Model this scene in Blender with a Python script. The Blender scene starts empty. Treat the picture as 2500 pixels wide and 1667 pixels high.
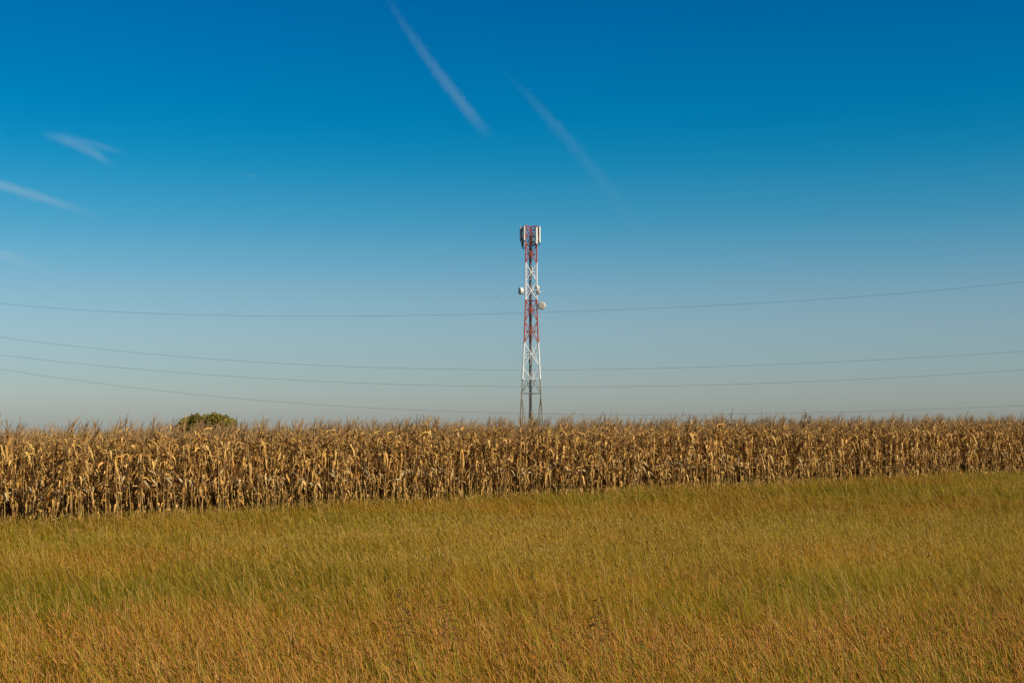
import bpy, math
import numpy as np
from mathutils import Vector, Matrix

SC = bpy.context.scene
COL = SC.collection

# ------------------------------------------------------------------ camera
CH = 2.55                      # eye height above the reference ground (m)
FPX = 2500.0 * 50.0 / 36.0     # focal length in photograph pixels
HORIZON = 1040.0
PITCH = math.atan((HORIZON - 833.5) / FPX)
cam_data = bpy.data.cameras.new("camera")
cam_data.lens = 50.0
cam_data.sensor_width = 36.0
cam_data.clip_start = 0.1
cam_data.clip_end = 60000.0
cam = bpy.data.objects.new("camera", cam_data)
COL.objects.link(cam)
cam.location = (0, 0, CH)
cam.rotation_euler = (math.pi / 2 + PITCH, 0, 0)
SC.camera = cam

# ------------------------------------------------------------------ light
SUN_EL = math.radians(33)
SUN_AZ = math.radians(121)     # clockwise from +Y (view direction): right and behind the camera
sun_vec = Vector((math.sin(SUN_AZ) * math.cos(SUN_EL), math.cos(SUN_AZ) * math.cos(SUN_EL), math.sin(SUN_EL)))
sun_data = bpy.data.lights.new("sun", 'SUN')
sun_data.energy = 5.0
sun_data.angle = math.radians(0.53)
sun_data.color = (1.0, 0.89, 0.72)
sun = bpy.data.objects.new("sun", sun_data)
COL.objects.link(sun)
sun.rotation_euler = sun_vec.to_track_quat('Z', 'Y').to_euler()

world = bpy.data.worlds.new("World")
SC.world = world
world.use_nodes = True
wn = world.node_tree
wn.nodes.clear()
w_out = wn.nodes.new('ShaderNodeOutputWorld')
w_bg = wn.nodes.new('ShaderNodeBackground')
w_sky = wn.nodes.new('ShaderNodeTexSky')
w_sky.sky_type = 'NISHITA'
w_sky.sun_disc = False
w_sky.sun_elevation = SUN_EL
w_sky.sun_rotation = SUN_AZ
w_sky.altitude = 200
w_sky.air_density = 1.0
w_sky.dust_density = 0.6
w_sky.ozone_density = 2.5
w_hsv = wn.nodes.new('ShaderNodeHueSaturation')
w_hsv.inputs['Saturation'].default_value = 1.0
w_bg.inputs['Strength'].default_value = 0.088
# deep polarised-looking autumn blue: take the pale red/green veil out of the clear sky
w_sep = wn.nodes.new('ShaderNodeSeparateColor'); w_com = wn.nodes.new('ShaderNodeCombineColor')
wn.links.new(w_sky.outputs[0], w_hsv.inputs['Color']); wn.links.new(w_hsv.outputs[0], w_sep.inputs[0])
def w_math(op, a, b):
    nd = wn.nodes.new('ShaderNodeMath'); nd.operation = op
    for i, v in enumerate((a, b)):
        if isinstance(v, (int, float)): nd.inputs[i].default_value = v
        else: wn.links.new(v, nd.inputs[i])
    return nd.outputs[0]
w_blue = w_math('MULTIPLY', w_sep.outputs[2], .965)
wn.links.new(w_blue, w_com.inputs[2])
for ch, pts in ((0, [(0, 0), (.36, 0), (.41, .004), (.455, .06), (.55, .26), (.66, .45), (1.02, .74), (1.25, .95), (1.6, 1.2)]),
                (1, [(0, .1), (.5, .22), (.6, .355), (.64, .43), (.72, .58), (.9, .80), (1.17, .99), (1.3, 1.09), (1.6, 1.28)])):
    fc = wn.nodes.new('ShaderNodeFloatCurve')
    cv = fc.mapping.curves[0]
    while len(cv.points) < len(pts): cv.points.new(.5, .5)
    for p, (x, y) in zip(cv.points, pts):
        p.location = (x / 1.6, y / 1.3); p.handle_type = 'AUTO'
    fc.mapping.update()
    wn.links.new(w_math('DIVIDE', w_math('DIVIDE', w_sep.outputs[ch], w_sep.outputs[2]), 1.6), fc.inputs['Value'])
    wn.links.new(w_math('MULTIPLY', w_math('MULTIPLY', fc.outputs[0], 1.3), w_blue), w_com.inputs[ch])
wn.links.new(w_com.outputs[0], w_bg.inputs['Color'])
wn.links.new(w_bg.outputs[0], w_out.inputs[0])

SC.view_settings.view_transform = 'Standard'
SC.view_settings.look = 'None'
SC.view_settings.exposure = 0.0
SC.view_settings.gamma = 1.0
SC.render.engine = 'CYCLES'
SC.cycles.max_bounces = 6
SC.cycles.diffuse_bounces = 2
SC.cycles.transparent_max_bounces = 8
SC.cycles.volume_bounces = 0

# ------------------------------------------------------------------ helpers
def unproj(px, py, depth):
    """world point seen at photograph pixel (px, py) at forward distance depth"""
    cx = (px - 1250.0) / FPX
    cy = -(py - 833.5) / FPX
    d = Vector((cx, math.cos(PITCH) - cy * math.sin(PITCH), math.sin(PITCH) + cy * math.cos(PITCH)))
    return Vector((0, 0, CH)) + d * (depth / d.y)

def tag(o, label=None, cat=None, group=None, kind=None):
    if label: o['label'] = label
    if cat: o['category'] = cat
    if group: o['group'] = group
    if kind: o['kind'] = kind
    return o

def empty(name, loc=(0, 0, 0)):
    o = bpy.data.objects.new(name, None)
    o.empty_display_size = 0.3
    o.location = loc
    COL.objects.link(o)
    return o

class MB:
    """collects shapes, then links them as one mesh object"""
    def __init__(s):
        s.v = []; s.f = []; s.m = []
    def add(s, vs, fs, mi=0):
        b = len(s.v)
        s.v += [tuple(p) for p in vs]
        s.f += [tuple(i + b for i in f) for f in fs]
        s.m += [mi] * len(fs)
    def bar(s, a, b, r, n=6, mi=0, r2=None, cap=True):
        a = Vector(a); b = Vector(b)
        r2 = r if r2 is None else r2
        d = (b - a).normalized()
        q = d.orthogonal().normalized(); w = d.cross(q)
        vs = []
        for p, rr in ((a, r), (b, r2)):
            for k in range(n):
                t = 2 * math.pi * k / n
                vs.append(p + q * math.cos(t) * rr + w * math.sin(t) * rr)
        fs = [(k, (k + 1) % n, n + (k + 1) % n, n + k) for k in range(n)]
        if cap:
            fs += [tuple(range(n - 1, -1, -1)), tuple(range(n, 2 * n))]
        s.add(vs, fs, mi)
    def tube(s, pts, radii, n=5, mi=0):
        pts = [Vector(p) for p in pts]
        vs = []; fs = []
        q = None
        for i, p in enumerate(pts):
            d = (pts[min(i + 1, len(pts) - 1)] - pts[max(i - 1, 0)]).normalized()
            if q is None: q = d.orthogonal().normalized()
            q = (q - d * q.dot(d)).normalized(); w = d.cross(q)
            for k in range(n):
                t = 2 * math.pi * k / n
                vs.append(p + (q * math.cos(t) + w * math.sin(t)) * radii[i])
            if i:
                o = (i - 1) * n
                fs += [(o + k, o + (k + 1) % n, o + n + (k + 1) % n, o + n + k) for k in range(n)]
        fs += [tuple(range(n - 1, -1, -1)), tuple(range(len(vs) - n, len(vs)))]
        s.add(vs, fs, mi)
    def lathe(s, origin, axis, prof, n=20, mi=0):
        """prof: (distance along axis, radius)"""
        o = Vector(origin); d = Vector(axis).normalized()
        q = d.orthogonal().normalized(); w = d.cross(q)
        vs = []; fs = []
        for i, (h, r) in enumerate(prof):
            for k in range(n):
                t = 2 * math.pi * k / n
                vs.append(o + d * h + (q * math.cos(t) + w * math.sin(t)) * max(r, 1e-4))
            if i:
                b = (i - 1) * n
                fs += [(b + k, b + (k + 1) % n, b + n + (k + 1) % n, b + n + k) for k in range(n)]
        fs += [tuple(range(n - 1, -1, -1)), tuple(range(len(vs) - n, len(vs)))]
        s.add(vs, fs, mi)
    def rbox(s, c, size, yaw=0.0, bev=0.03, tilt=0.0, mi=0):
        """box with chamfered vertical edges"""
        hx, hy, hz = [k / 2 for k in size]
        bev = min(bev, hx * 0.6, hy * 0.6)
        ring = [(-hx + bev, -hy), (hx - bev, -hy), (hx, -hy + bev), (hx, hy - bev),
                (hx - bev, hy), (-hx + bev, hy), (-hx, hy - bev), (-hx, -hy + bev)]
        R = Matrix.Rotation(yaw, 3, 'Z') @ Matrix.Rotation(tilt, 3, 'X')
        c = Vector(c)
        vs = []
        for z, k in ((-hz, 0.82), (-hz + bev, 1), (hz - bev, 1), (hz, 0.82)):
            vs += [c + R @ Vector((x * k, y * k, z)) for x, y in ring]
        fs = []
        for j in range(3):
            fs += [(8 * j + k, 8 * j + (k + 1) % 8, 8 * j + 8 + (k + 1) % 8, 8 * j + 8 + k) for k in range(8)]
        fs += [tuple(range(7, -1, -1)), tuple(range(24, 32))]
        s.add(vs, fs, mi)
    def build(s, name, mats, parent=None, smooth=False, origin=None):
        me = bpy.data.meshes.new(name)
        v = s.v
        if origin is not None:
            v = [(p[0] - origin[0], p[1] - origin[1], p[2] - origin[2]) for p in v]
        me.from_pydata(v, [], s.f)
        if not isinstance(mats, (list, tuple)): mats = [mats]
        for m in mats: me.materials.append(m)
        me.polygons.foreach_set('material_index', s.m)
        if smooth: me.polygons.foreach_set('use_smooth', [True] * len(s.f))
        me.update()
        o = bpy.data.objects.new(name, me)
        COL.objects.link(o)
        if parent is not None: o.parent = parent
        elif origin is not None: o.location = origin
        return o

def mesh_np(name, V, Q, C=None, smooth=True):
    """mesh from numpy vertices, quads and per-vertex colours"""
    me = bpy.data.meshes.new(name)
    V = np.ascontiguousarray(V, dtype=np.float32); Q = np.ascontiguousarray(Q, dtype=np.int32)
    me.vertices.add(len(V)); me.vertices.foreach_set('co', V.ravel())
    me.loops.add(Q.size); me.loops.foreach_set('vertex_index', Q.ravel())
    me.polygons.add(len(Q))
    me.polygons.foreach_set('loop_start', np.arange(len(Q), dtype=np.int32) * 4)
    me.polygons.foreach_set('use_smooth', np.full(len(Q), smooth))
    me.update(calc_edges=True)
    if C is not None:
        a = me.color_attributes.new('col', 'FLOAT_COLOR', 'POINT')
        C4 = np.ones((len(V), 4), np.float32); C4[:, :3] = C
        a.data.foreach_set('color', C4.ravel())
    return me

# ------------------------------------------------------------------ materials
def mat(name):
    m = bpy.data.materials.new(name)
    m.use_nodes = True
    nt = m.node_tree
    return m, nt, nt.nodes['Principled BSDF']

def paint(name, col, rough=0.5, var=0.12, scale=3.0, metal=0.0, spec=0.4, stain=(0.25, 0.18, 0.1), stain_amt=0.0):
    m, nt, b = mat(name)
    tc = nt.nodes.new('ShaderNodeTexCoord')
    nz = nt.nodes.new('ShaderNodeTexNoise'); nz.inputs['Scale'].default_value = scale; nz.inputs['Detail'].default_value = 6
    nt.links.new(tc.outputs['Object'], nz.inputs['Vector'])
    mr = nt.nodes.new('ShaderNodeMapRange'); mr.inputs['To Min'].default_value = 1 - var; mr.inputs['To Max'].default_value = 1 + var
    mr.inputs['From Min'].default_value = .3; mr.inputs['From Max'].default_value = .7
    nt.links.new(nz.outputs['Fac'], mr.inputs['Value'])
    mx = nt.nodes.new('ShaderNodeMix'); mx.data_type = 'RGBA'; mx.blend_type = 'MULTIPLY'; mx.inputs[0].default_value = 1
    mx.inputs[6].default_value = (*col, 1)
    nt.links.new(mr.outputs[0], mx.inputs[7])
    last = mx.outputs[2]
    if stain_amt:
        n2 = nt.nodes.new('ShaderNodeTexNoise'); n2.inputs['Scale'].default_value = scale * 0.6; n2.inputs['Detail'].default_value = 8
        mp = nt.nodes.new('ShaderNodeMapping'); mp.inputs['Scale'].default_value = (1, 1, .25); mp.inputs['Location'].default_value = (7, 3, 1)
        nt.links.new(tc.outputs['Object'], mp.inputs[0]); nt.links.new(mp.outputs[0], n2.inputs['Vector'])
        r2 = nt.nodes.new('ShaderNodeMapRange'); r2.inputs['From Min'].default_value = .5; r2.inputs['From Max'].default_value = .75; r2.inputs['To Max'].default_value = stain_amt
        nt.links.new(n2.outputs['Fac'], r2.inputs['Value'])
        m2 = nt.nodes.new('ShaderNodeMix'); m2.data_type = 'RGBA'
        nt.links.new(r2.outputs[0], m2.inputs[0]); nt.links.new(last, m2.inputs[6]); m2.inputs[7].default_value = (*stain, 1)
        last = m2.outputs[2]
    nt.links.new(last, b.inputs['Base Color'])
    b.inputs['Roughness'].default_value = rough
    b.inputs['Metallic'].default_value = metal
    b.inputs['Specular IOR Level'].default_value = spec
    return m

def plant_mat(name, trans=0.25, rough=0.75, objvar=0.25, spec=0.25, detail=True):
    """colour from the vertex attribute, varied per plant, partly translucent"""
    m, nt, b = mat(name)
    at = nt.nodes.new('ShaderNodeAttribute'); at.attribute_name = 'col'
    oi = nt.nodes.new('ShaderNodeObjectInfo')
    mr = nt.nodes.new('ShaderNodeMapRange'); mr.inputs['To Min'].default_value = 1 - objvar; mr.inputs['To Max'].default_value = 1 + objvar
    nt.links.new(oi.outputs['Random'], mr.inputs['Value'])
    mx = nt.nodes.new('ShaderNodeMix'); mx.data_type = 'RGBA'; mx.blend_type = 'MULTIPLY'; mx.inputs[0].default_value = 1
    nt.links.new(at.outputs['Color'], mx.inputs[6]); nt.links.new(mr.outputs[0], mx.inputs[7])
    last = mx.outputs[2]
    if detail:
        tc = nt.nodes.new('ShaderNodeTexCoord')
        nz = nt.nodes.new('ShaderNodeTexNoise'); nz.inputs['Scale'].default_value = 22; nz.inputs['Detail'].default_value = 4
        mp = nt.nodes.new('ShaderNodeMapping'); mp.inputs['Scale'].default_value = (1, 1, .3)
        nt.links.new(tc.outputs['Object'], mp.inputs[0]); nt.links.new(mp.outputs[0], nz.inputs['Vector'])
        r2 = nt.nodes.new('ShaderNodeMapRange'); r2.inputs['From Min'].default_value = .3; r2.inputs['From Max'].default_value = .7
        r2.inputs['To Min'].default_value = .72; r2.inputs['To Max'].default_value = 1.18
        nt.links.new(nz.outputs['Fac'], r2.inputs['Value'])
        m2 = nt.nodes.new('ShaderNodeMix'); m2.data_type = 'RGBA'; m2.blend_type = 'MULTIPLY'; m2.inputs[0].default_value = 1
        nt.links.new(last, m2.inputs[6]); nt.links.new(r2.outputs[0], m2.inputs[7])
        last = m2.outputs[2]
    nt.links.new(last, b.inputs['Base Color'])
    b.inputs['Roughness'].default_value = rough
    b.inputs['Specular IOR Level'].default_value = spec
    if trans:
        tr = nt.nodes.new('ShaderNodeBsdfTranslucent'); nt.links.new(last, tr.inputs['Color'])
        ms = nt.nodes.new('ShaderNodeMixShader'); ms.inputs[0].default_value = trans
        out = nt.nodes['Material Output']
        nt.links.new(b.outputs[0], ms.inputs[1]); nt.links.new(tr.outputs[0], ms.inputs[2]); nt.links.new(ms.outputs[0], out.inputs['Surface'])
    return m

M_RED = paint('red_paint', (0.46, 0.062, 0.016), .55, .18, 1.5, stain=(.30, .12, .06), stain_amt=.25)
M_WHITE = paint('white_paint', (0.80, 0.78, 0.73), .5, .06, 1.5, stain=(.5, .42, .3), stain_amt=.3)
M_GALV = paint('galvanised_steel', (0.26, 0.225, 0.15), .6, .2, 2.0, metal=.25)
M_DARK = paint('black_cable', (0.022, 0.022, 0.024), .55, .3, 4.0)
M_TRAY = paint('cable_tray_steel', (0.16, 0.15, 0.13), .55, .25, 3.0, metal=.4)
M_CLIP = paint('cable_clip', (0.5, 0.36, 0.14), .6, .2, 3.0)
M_PANEL = paint('radome_plastic', (0.74, 0.70, 0.60), .5, .06, 1.2)
M_BACK = paint('grey_back_plate', (0.10, 0.10, 0.095), .5, .2, 2.0, metal=.2)
M_DISH = paint('cream_dish_cover', (0.72, 0.60, 0.44), .6, .05, 1.5)
M_DRUM = paint('white_dish_shroud', (0.78, 0.74, 0.66), .5, .06, 1.5)
M_WIRE = paint('weathered_wire', (0.05, 0.05, 0.055), .6, .2, .2)
M_CONC = paint('concrete', (0.32, 0.30, 0.27), .9, .2, 3.0)

# ------------------------------------------------------------------ ground
def sstep(a, b, x):
    t = np.clip((x - a) / (b - a), 0, 1)
    return t * t * (3 - 2 * t)

ROW0 = np.array([-12.6, 35.0]); ROW1 = np.array([22.3, 62.0])   # front edge of the corn
RU = (ROW1 - ROW0) / np.linalg.norm(ROW1 - ROW0)                 # along the rows
RN = np.array([-RU[1], RU[0]])                                   # away from the camera, into the corn

def ground_z(x, y):
    x = np.asarray(x, float); y = np.asarray(y, float)
    u = x * RU[0] + y * RU[1]
    z = 0.0095 * (60.0 * np.tanh((u - 11.4) / 60.0))
    z = z + 0.025 * np.sin(x * 1.1 + 0.4 * y) * np.sin(y * 0.7 - 0.3 * x)
    q = (x - ROW0[0]) * RN[0] + (y - ROW0[1]) * RN[1]
    z = z - 0.80 * (1 - np.exp(-np.maximum(q, 0) / 15.0))           # the field falls away gently behind its front edge
    z = z - 0.018 * np.maximum(y - 110.0, 0)                       # beyond the field the land drops away
    z = z - 1.5 * sstep(90, 230, y) * sstep(-8, -34, x)
    return z

def build_ground():
    xs = np.concatenate([np.linspace(-6000, -120, 14)[:-1], np.linspace(-120, 120, 121), np.linspace(120, 6000, 14)[1:]])
    ys = np.concatenate([np.linspace(-300, -10, 6)[:-1], np.linspace(-10, 120, 88), np.linspace(120, 420, 41)[1:], np.linspace(420, 9000, 16)[1:]])
    X, Y = np.meshgrid(xs, ys)
    Z = ground_z(X, Y)
    V = np.stack([X.ravel(), Y.ravel(), Z.ravel()], 1)
    nx, ny = len(xs), len(ys)
    i = np.arange(ny - 1)[:, None] * nx + np.arange(nx - 1)[None]
    Q = np.stack([i, i + 1, i + nx + 1, i + nx], -1).reshape(-1, 4)
    me = mesh_np('ground', V, Q)
    m, nt, b = mat('field_soil')
    tc = nt.nodes.new('ShaderNodeTexCoord')
    n1 = nt.nodes.new('ShaderNodeTexNoise'); n1.inputs['Scale'].default_value = .35; n1.inputs['Detail'].default_value = 8
    n2 = nt.nodes.new('ShaderNodeTexNoise'); n2.inputs['Scale'].default_value = 9; n2.inputs['Detail'].default_value = 6
    for n in (n1, n2): nt.links.new(tc.outputs['Object'], n.inputs['Vector'])
    cr = nt.nodes.new('ShaderNodeValToRGB')
    cr.color_ramp.elements[0].position = .35; cr.color_ramp.elements[0].color = (.055, .045, .012, 1)
    cr.color_ramp.elements[1].position = .65; cr.color_ramp.elements[1].color = (.11, .065, .018, 1)
    ad = nt.nodes.new('ShaderNodeMath'); ad.operation = 'MULTIPLY_ADD'; ad.inputs[1].default_value = .5; ad.inputs[2].default_value = 0
    nt.links.new(n2.outputs['Fac'], ad.inputs[0])
    a2 = nt.nodes.new('ShaderNodeMath'); a2.operation = 'MULTIPLY_ADD'; a2.inputs[1].default_value = .5
    nt.links.new(n1.outputs['Fac'], a2.inputs[0]); nt.links.new(ad.outputs[0], a2.inputs[2])
    nt.links.new(a2.outputs[0], cr.inputs[0]); nt.links.new(cr.outputs[0], b.inputs['Base Color'])
    b.inputs['Roughness'].default_value = 1; b.inputs['Specular IOR Level'].default_value = .1
    me.materials.append(m)
    o = bpy.data.objects.new('ground', me); COL.objects.link(o)
    tag(o, kind='structure')
build_ground()

# ------------------------------------------------------------------ communication tower
TD = 231.0
T_C = unproj(1297.0, HORIZON, TD)
T_X, T_Y = T_C.x, TD
T_G = float(ground_z(T_X, T_Y))
def TZ(py):                                  # photograph row -> height above the tower's foot
    return unproj(1297, py, TD).z - T_G
TPX = FPX / TD                               # pixels per metre at the tower

def build_tower():
    root = empty('communication_tower', (T_X, T_Y, T_G))
    tag(root, 'tall red and white lattice mast with antennas standing behind the corn', 'tower')
    # half spacing of the two front legs at given photograph rows
    prof = [(1075, 29.0), (1016, 26.5), (960, 23.0), (927, 21.4), (837, 17.3), (733, 13.6), (643, 13.6), (553, 13.6)]
    zs = [TZ(p) for p, _ in prof]; ws = [w / TPX for _, w in prof]
    def hw(z): return float(np.interp(z, zs, ws))
    def leg(k, z):
        h = hw(z)
        # front left, front right, back (equilateral plan, back leg a little left of centre)
        return Vector([(-h, -h * .577, z), (h, -h * .577, z), (-0.06 * h, h * 1.155, z)][k])
    top = TZ(553)
    bands = [(0, TZ(927), M_GALV, .095), (TZ(927), TZ(837), M_WHITE, .135), (TZ(837), TZ(733), M_RED, .105),
             (TZ(733), TZ(643), M_WHITE, .128), (TZ(643), top, M_RED, .105)]
    mats = [M_GALV, M_WHITE, M_RED]
    idx = {M_GALV: 0, M_WHITE: 1, M_RED: 2}
    for k in range(3):
        mb = MB()
        for z0, z1, m, r in bands:
            n = [z for z in zs if z0 < z < z1]
            p = [z0] + sorted(n) + [z1]
            for a, b in zip(p, p[1:]):
                mb.bar(leg(k, a), leg(k, b), r, 8, idx[m], cap=False)
            # bolted flange between sections
            mb.bar(leg(k, z1) - Vector((0, 0, .05)), leg(k, z1) + Vector((0, 0, .05)), r * 1.7, 8, idx[m])
        mb.bar(leg(k, TZ(960)) - Vector((0, 0, .06)), leg(k, TZ(960)) + Vector((0, 0, .06)), .16, 8, 0)
        mb.build('leg', mats, root, smooth=False)
        fb = MB()
        p = leg(k, 0)
        fb.rbox((p.x, p.y, .05), (1.0, 1.0, .9), 0, .08)
        fb.build('footing', M_CONC, root)
    # one braced lattice per face
    def mat_at(z):
        for z0, z1, m, r in bands:
            if z < z1 - .01: return m
        return M_RED
    panels = [(959, 897), (897, 837), (837, 785), (785, 733), (733, 688), (688, 643), (643, 599)]
    for a, b in ((0, 1), (1, 2), (2, 0)):
        mb = MB()
        for lo, hi in panels:
            z0, z1 = TZ(lo), TZ(hi)
            zc = z0 + (z1 - z0) * hw(z0) / (hw(z0) + hw(z1))
            r = (.078 if mat_at((z0 + z1) / 2) is M_WHITE else .068) * (1 if (a, b) == (0, 1) else .62)
            c0 = leg(a, zc).lerp(leg(b, zc), .5)
            for p, q in ((leg(a, z0), leg(b, z1)), (leg(b, z0), leg(a, z1))):
                mid = p.lerp(q, (zc - z0) / (z1 - z0))
                for s, e in ((p, mid), (mid, q)):
                    mb.bar(s, e, r, 6, idx[mat_at((s.z + e.z) / 2)])
            mb.bar(leg(a, zc), leg(b, zc), r * .85, 6, idx[mat_at(zc - .05) if lo == 959 else mat_at(zc)])
            mb.rbox(c0, (.28, .05, .28), math.atan2(*(leg(b, zc) - leg(a, zc)).yx), .04, 0, idx[mat_at(zc)])
        for py, r in ((960, .07), (733, .055), (599, .05), (553.5, .055), (561, .045)):
            z = TZ(py) - (.02 if py != 733 else .08)
            mb.bar(leg(a, z), leg(b, z), r, 6, idx[mat_at(z)])
        # crown cage diagonals
        for lo, hi in ((599, 578), (578, 554)):
            z0, z1 = TZ(lo), TZ(hi)
            mb.bar(leg(a, z0), leg(b, z1), .04, 6, 2); mb.bar(leg(b, z0), leg(a, z1), .04, 6, 2)
            mb.bar(leg(a, z0), leg(b, z0), .04, 6, 2)
        # foot bracing: two members that run from the ring down towards the middle, with struts
        zr, z0 = TZ(966), .3
        mid = leg(a, z0).lerp(leg(b, z0), .5)
        for s in (a, b):
            t = leg(s, zr)
            foot = mid.lerp(leg(s, z0), .12)
            mb.bar(t, foot, .06, 6, 0)
            m1 = t.lerp(foot, .42); m2 = t.lerp(foot, .72)
            mb.bar(m1, leg(s, zr * .42), .035, 6, 0)
            mb.bar(leg(s, zr * .42), m2, .035, 6, 0)
        mb.build('lattice_bracing', mats, root)
    # cable ladder with feeder cables up the middle
    lad = MB()
    cx, cy = -.12, .35
    zt = TZ(566)
    for sx in (-.2, .2):
        lad.bar((cx + sx, cy, .3), (cx + sx, cy, zt), .03, 6)
    z = .6
    while z < zt:
        lad.bar((cx - .2, cy, z), (cx + .2, cy, z), .022, 5)
        z += .42
    for zz in list(np.arange(TZ(905), TZ(840), .75)) + list(np.arange(TZ(732), TZ(645), .75)):
        lad.bar((cx - .2, cy - .035, zz), (cx + .2, cy - .035, zz), .045, 5, 1)
    lad.build('cable_ladder', [M_TRAY, M_CLIP], root)
    cab = MB()
    rng = np.random.default_rng(5)
    for k in range(5):
        x = cx - .14 + .07 * k
        pts = [(x + rng.normal(0, .02), cy - .07 + rng.normal(0, .02), zz) for zz in np.linspace(.3, zt - rng.uniform(0, .8), 26)]
        cab.tube(pts, [.027] * len(pts), 5)
    for k in range(3):                       # feeders that fan out to the three sectors
        for j in range(3):
            p = leg(k, TZ(596))
            cab.tube([(cx, cy, TZ(640)), (cx * .7 + p.x * .1, cy * .7 + p.y * .2, TZ(618)),
                      (p.x * .35, p.y * .4, TZ(602) + j * .08), (p.x * .9, p.y * .9, TZ(597) + j * .1)], [.035] * 4, 5)
    cab.build('feeder_cable', M_DARK, root)
    # top: lightning rod and small lamp
    rod = MB(); rod.bar(leg(1, top) + Vector((-.4, 0, 0)), leg(1, top) + Vector((-.4, 0, .38)), .03, 6, 0, .012)
    rod.build('lightning_rod', M_RED, root)
    lamp = MB(); lp = leg(0, top) + Vector((.02, 0, 0))
    lamp.lathe(lp, (0, 0, 1), [(0, .1), (.12, .11), (.2, .08), (.26, .02)], 10)
    lamp.build('warning_lamp', M_RED, root, smooth=True)

    # ---- antennas.  X(px): photograph column -> local x at the tower
    def X(px): return (px - 1297.0) / TPX
    def panel(px, p_top, p_bot, yaw_face, yoff, w=.42, d=.2, tilt=0.0):
        """yaw_face: direction the radome faces, degrees from the camera side (0), positive to the right"""
        z1, z0 = TZ(p_top), TZ(p_bot)
        a = math.radians(yaw_face)
        fwd = Vector((math.sin(a), -math.cos(a), 0))
        c = Vector((X(px), yoff, (z0 + z1) / 2))
        o = MB()
        o.rbox(c, (w, d, z1 - z0), a, .06, tilt, 0)
        ob = o.build('panel_antenna', M_PANEL, root)
        bp = MB()
        bp.rbox(c - fwd * (d / 2 + .035), (w * .86, .06, (z1 - z0) * .97), a, .02, tilt)
        bp.build('back_plate', M_BACK, ob)
        pole = MB()
        pc = c - fwd * (d / 2 + .19)
        pole.bar((pc.x, pc.y, z0 - .35), (pc.x, pc.y, z1 + .05), .045, 8)
        for zz in (z0 + .35, z1 - .35):
            pole.bar((pc.x, pc.y, zz), (c.x, c.y, zz), .05, 6)
        k = 0 if px < 1290 else (1 if px > 1303 else 2)
        for zz in (z0 + .5, z1 - .5):
            pole.bar((pc.x, pc.y, zz), leg(k, zz), .04, 6)
        pole.build('mounting_pole', M_TRAY, ob)
        jb = MB()
        for j in (-1, 0, 1):
            s = c + Vector((math.cos(a), math.sin(a), 0)) * (j * w * .25); s.z = z0
            e = leg(k, z0 - .2)
            jb.tube([s, s + Vector((0, 0, -.28)), s.lerp(e, .35) + Vector((0, 0, -.42)), e], [.022] * 4, 5)
        jb.build('jumper_cable', M_DARK, ob)
        return ob
    panel(1271.2, 553, 587.5, -112, .15, .40, .22)
    panel(1279.5, 553.8, 589, -64, -.75, .46, .24)
    panel(1275.5, 572, 600, -150, .9, .34, .2)
    panel(1310.2, 557, 597, 34, -.85, .36, .24)
    panel(1317.8, 553.8, 592.3, 62, -.15, .36, .24)
    panel(1299.5, 563, 592, 170, 1.55, .36, .2)
    def unit(px, py, w, h, yoff, yaw=20):
        o = MB(); o.rbox((X(px), yoff, TZ(py)), (w, .2, h), math.radians(yaw), .04)
        for j in range(4):
            o.rbox((X(px) + w * (-.3 + .2 * j), yoff - .12, TZ(py)), (.02, .05, h * .8), math.radians(yaw), .005)
        o.build('radio_unit', M_PANEL, root)
    unit(1276.0, 558.8, .32, .44, -.45); unit(1275.5, 564.5, .22, .34, -.3)
    unit(1286.3, 573.8, .24, .5, .55, 0); unit(1303.3, 575.3, .24, .52, .6, 0); unit(1303.3, 590.8, .22, .5, .6, 0)
    unit(1280.5, 595.4, .26, .26, -.75, -20); unit(1311.5, 581, .26, .6, -.2, 40)

    def dish(px, py, diam, az, yoff, depth, label, dome=.05, k=1, col=M_DISH):
        """drum microwave dish; az: facing direction in degrees from the camera side, positive right"""
        a = math.radians(az)
        f = Vector((math.sin(a), -math.cos(a), 0))
        c = Vector((X(px), yoff, TZ(py)))
        r = diam / 2
        o = empty('dish_antenna', (0, 0, 0)); o.parent = root; o['label'] = label
        sh = MB(); sh.lathe(c - f * depth, f, [(-.25 * diam, r * .22), (-.12 * diam, r * .7), (0, r), (depth, r), (depth, r * .96), (depth - .02, r * .95)], 28)
        sh.build('shroud', M_DRUM, o, smooth=False)
        co = MB(); co.lathe(c, f, [(-.015, r * .97), (.01, r * .965), (.01 + dome * r * .5, r * .7), (.01 + dome * r, r * .05)], 28)
        co.build('radome', col, o, smooth=True)
        mt = MB()
        hub = c - f * (depth + .25 * diam)
        pp = hub - f * .14
        zt = r * .95
        pole_x = pp
        mt.bar((pp.x, pp.y, c.z - zt - .1), (pp.x, pp.y, c.z + zt + .12), .05, 8)
        mt.bar(hub + f * .08, pp, .09, 8)
        for dz in (-zt * .82, zt * .82):
            mt.bar((pp.x, pp.y, c.z + dz), leg(k, c.z + dz), .04, 6)
        mt.bar((pp.x, pp.y, c.z + zt * .5), c - f * depth * .9 + Vector((0, 0, r * .7)), .02, 5)
        mt.build('mounting_bracket', M_WHITE if k == 0 else M_TRAY, o)
        return o
    dish(1268.6, 710.8, 1.2, -68, -.35, .42, 'white drum dish seen from its side on the left of the mast', .12, 0)
    dish(1314.6, 703.2, .62, 48, -.5, .22, 'small oval white dish, upper of two on the right leg', .12, 1)
    dish(1313.5, 713.8, .68, -22, -.75, .2, 'small tan dish just below the small white one', .06, 1)
    dish(1322.2, 747.2, 1.28, -14, -.9, .3, 'large round cream dish facing the field on the right', .025, 1)
build_tower()

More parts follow.
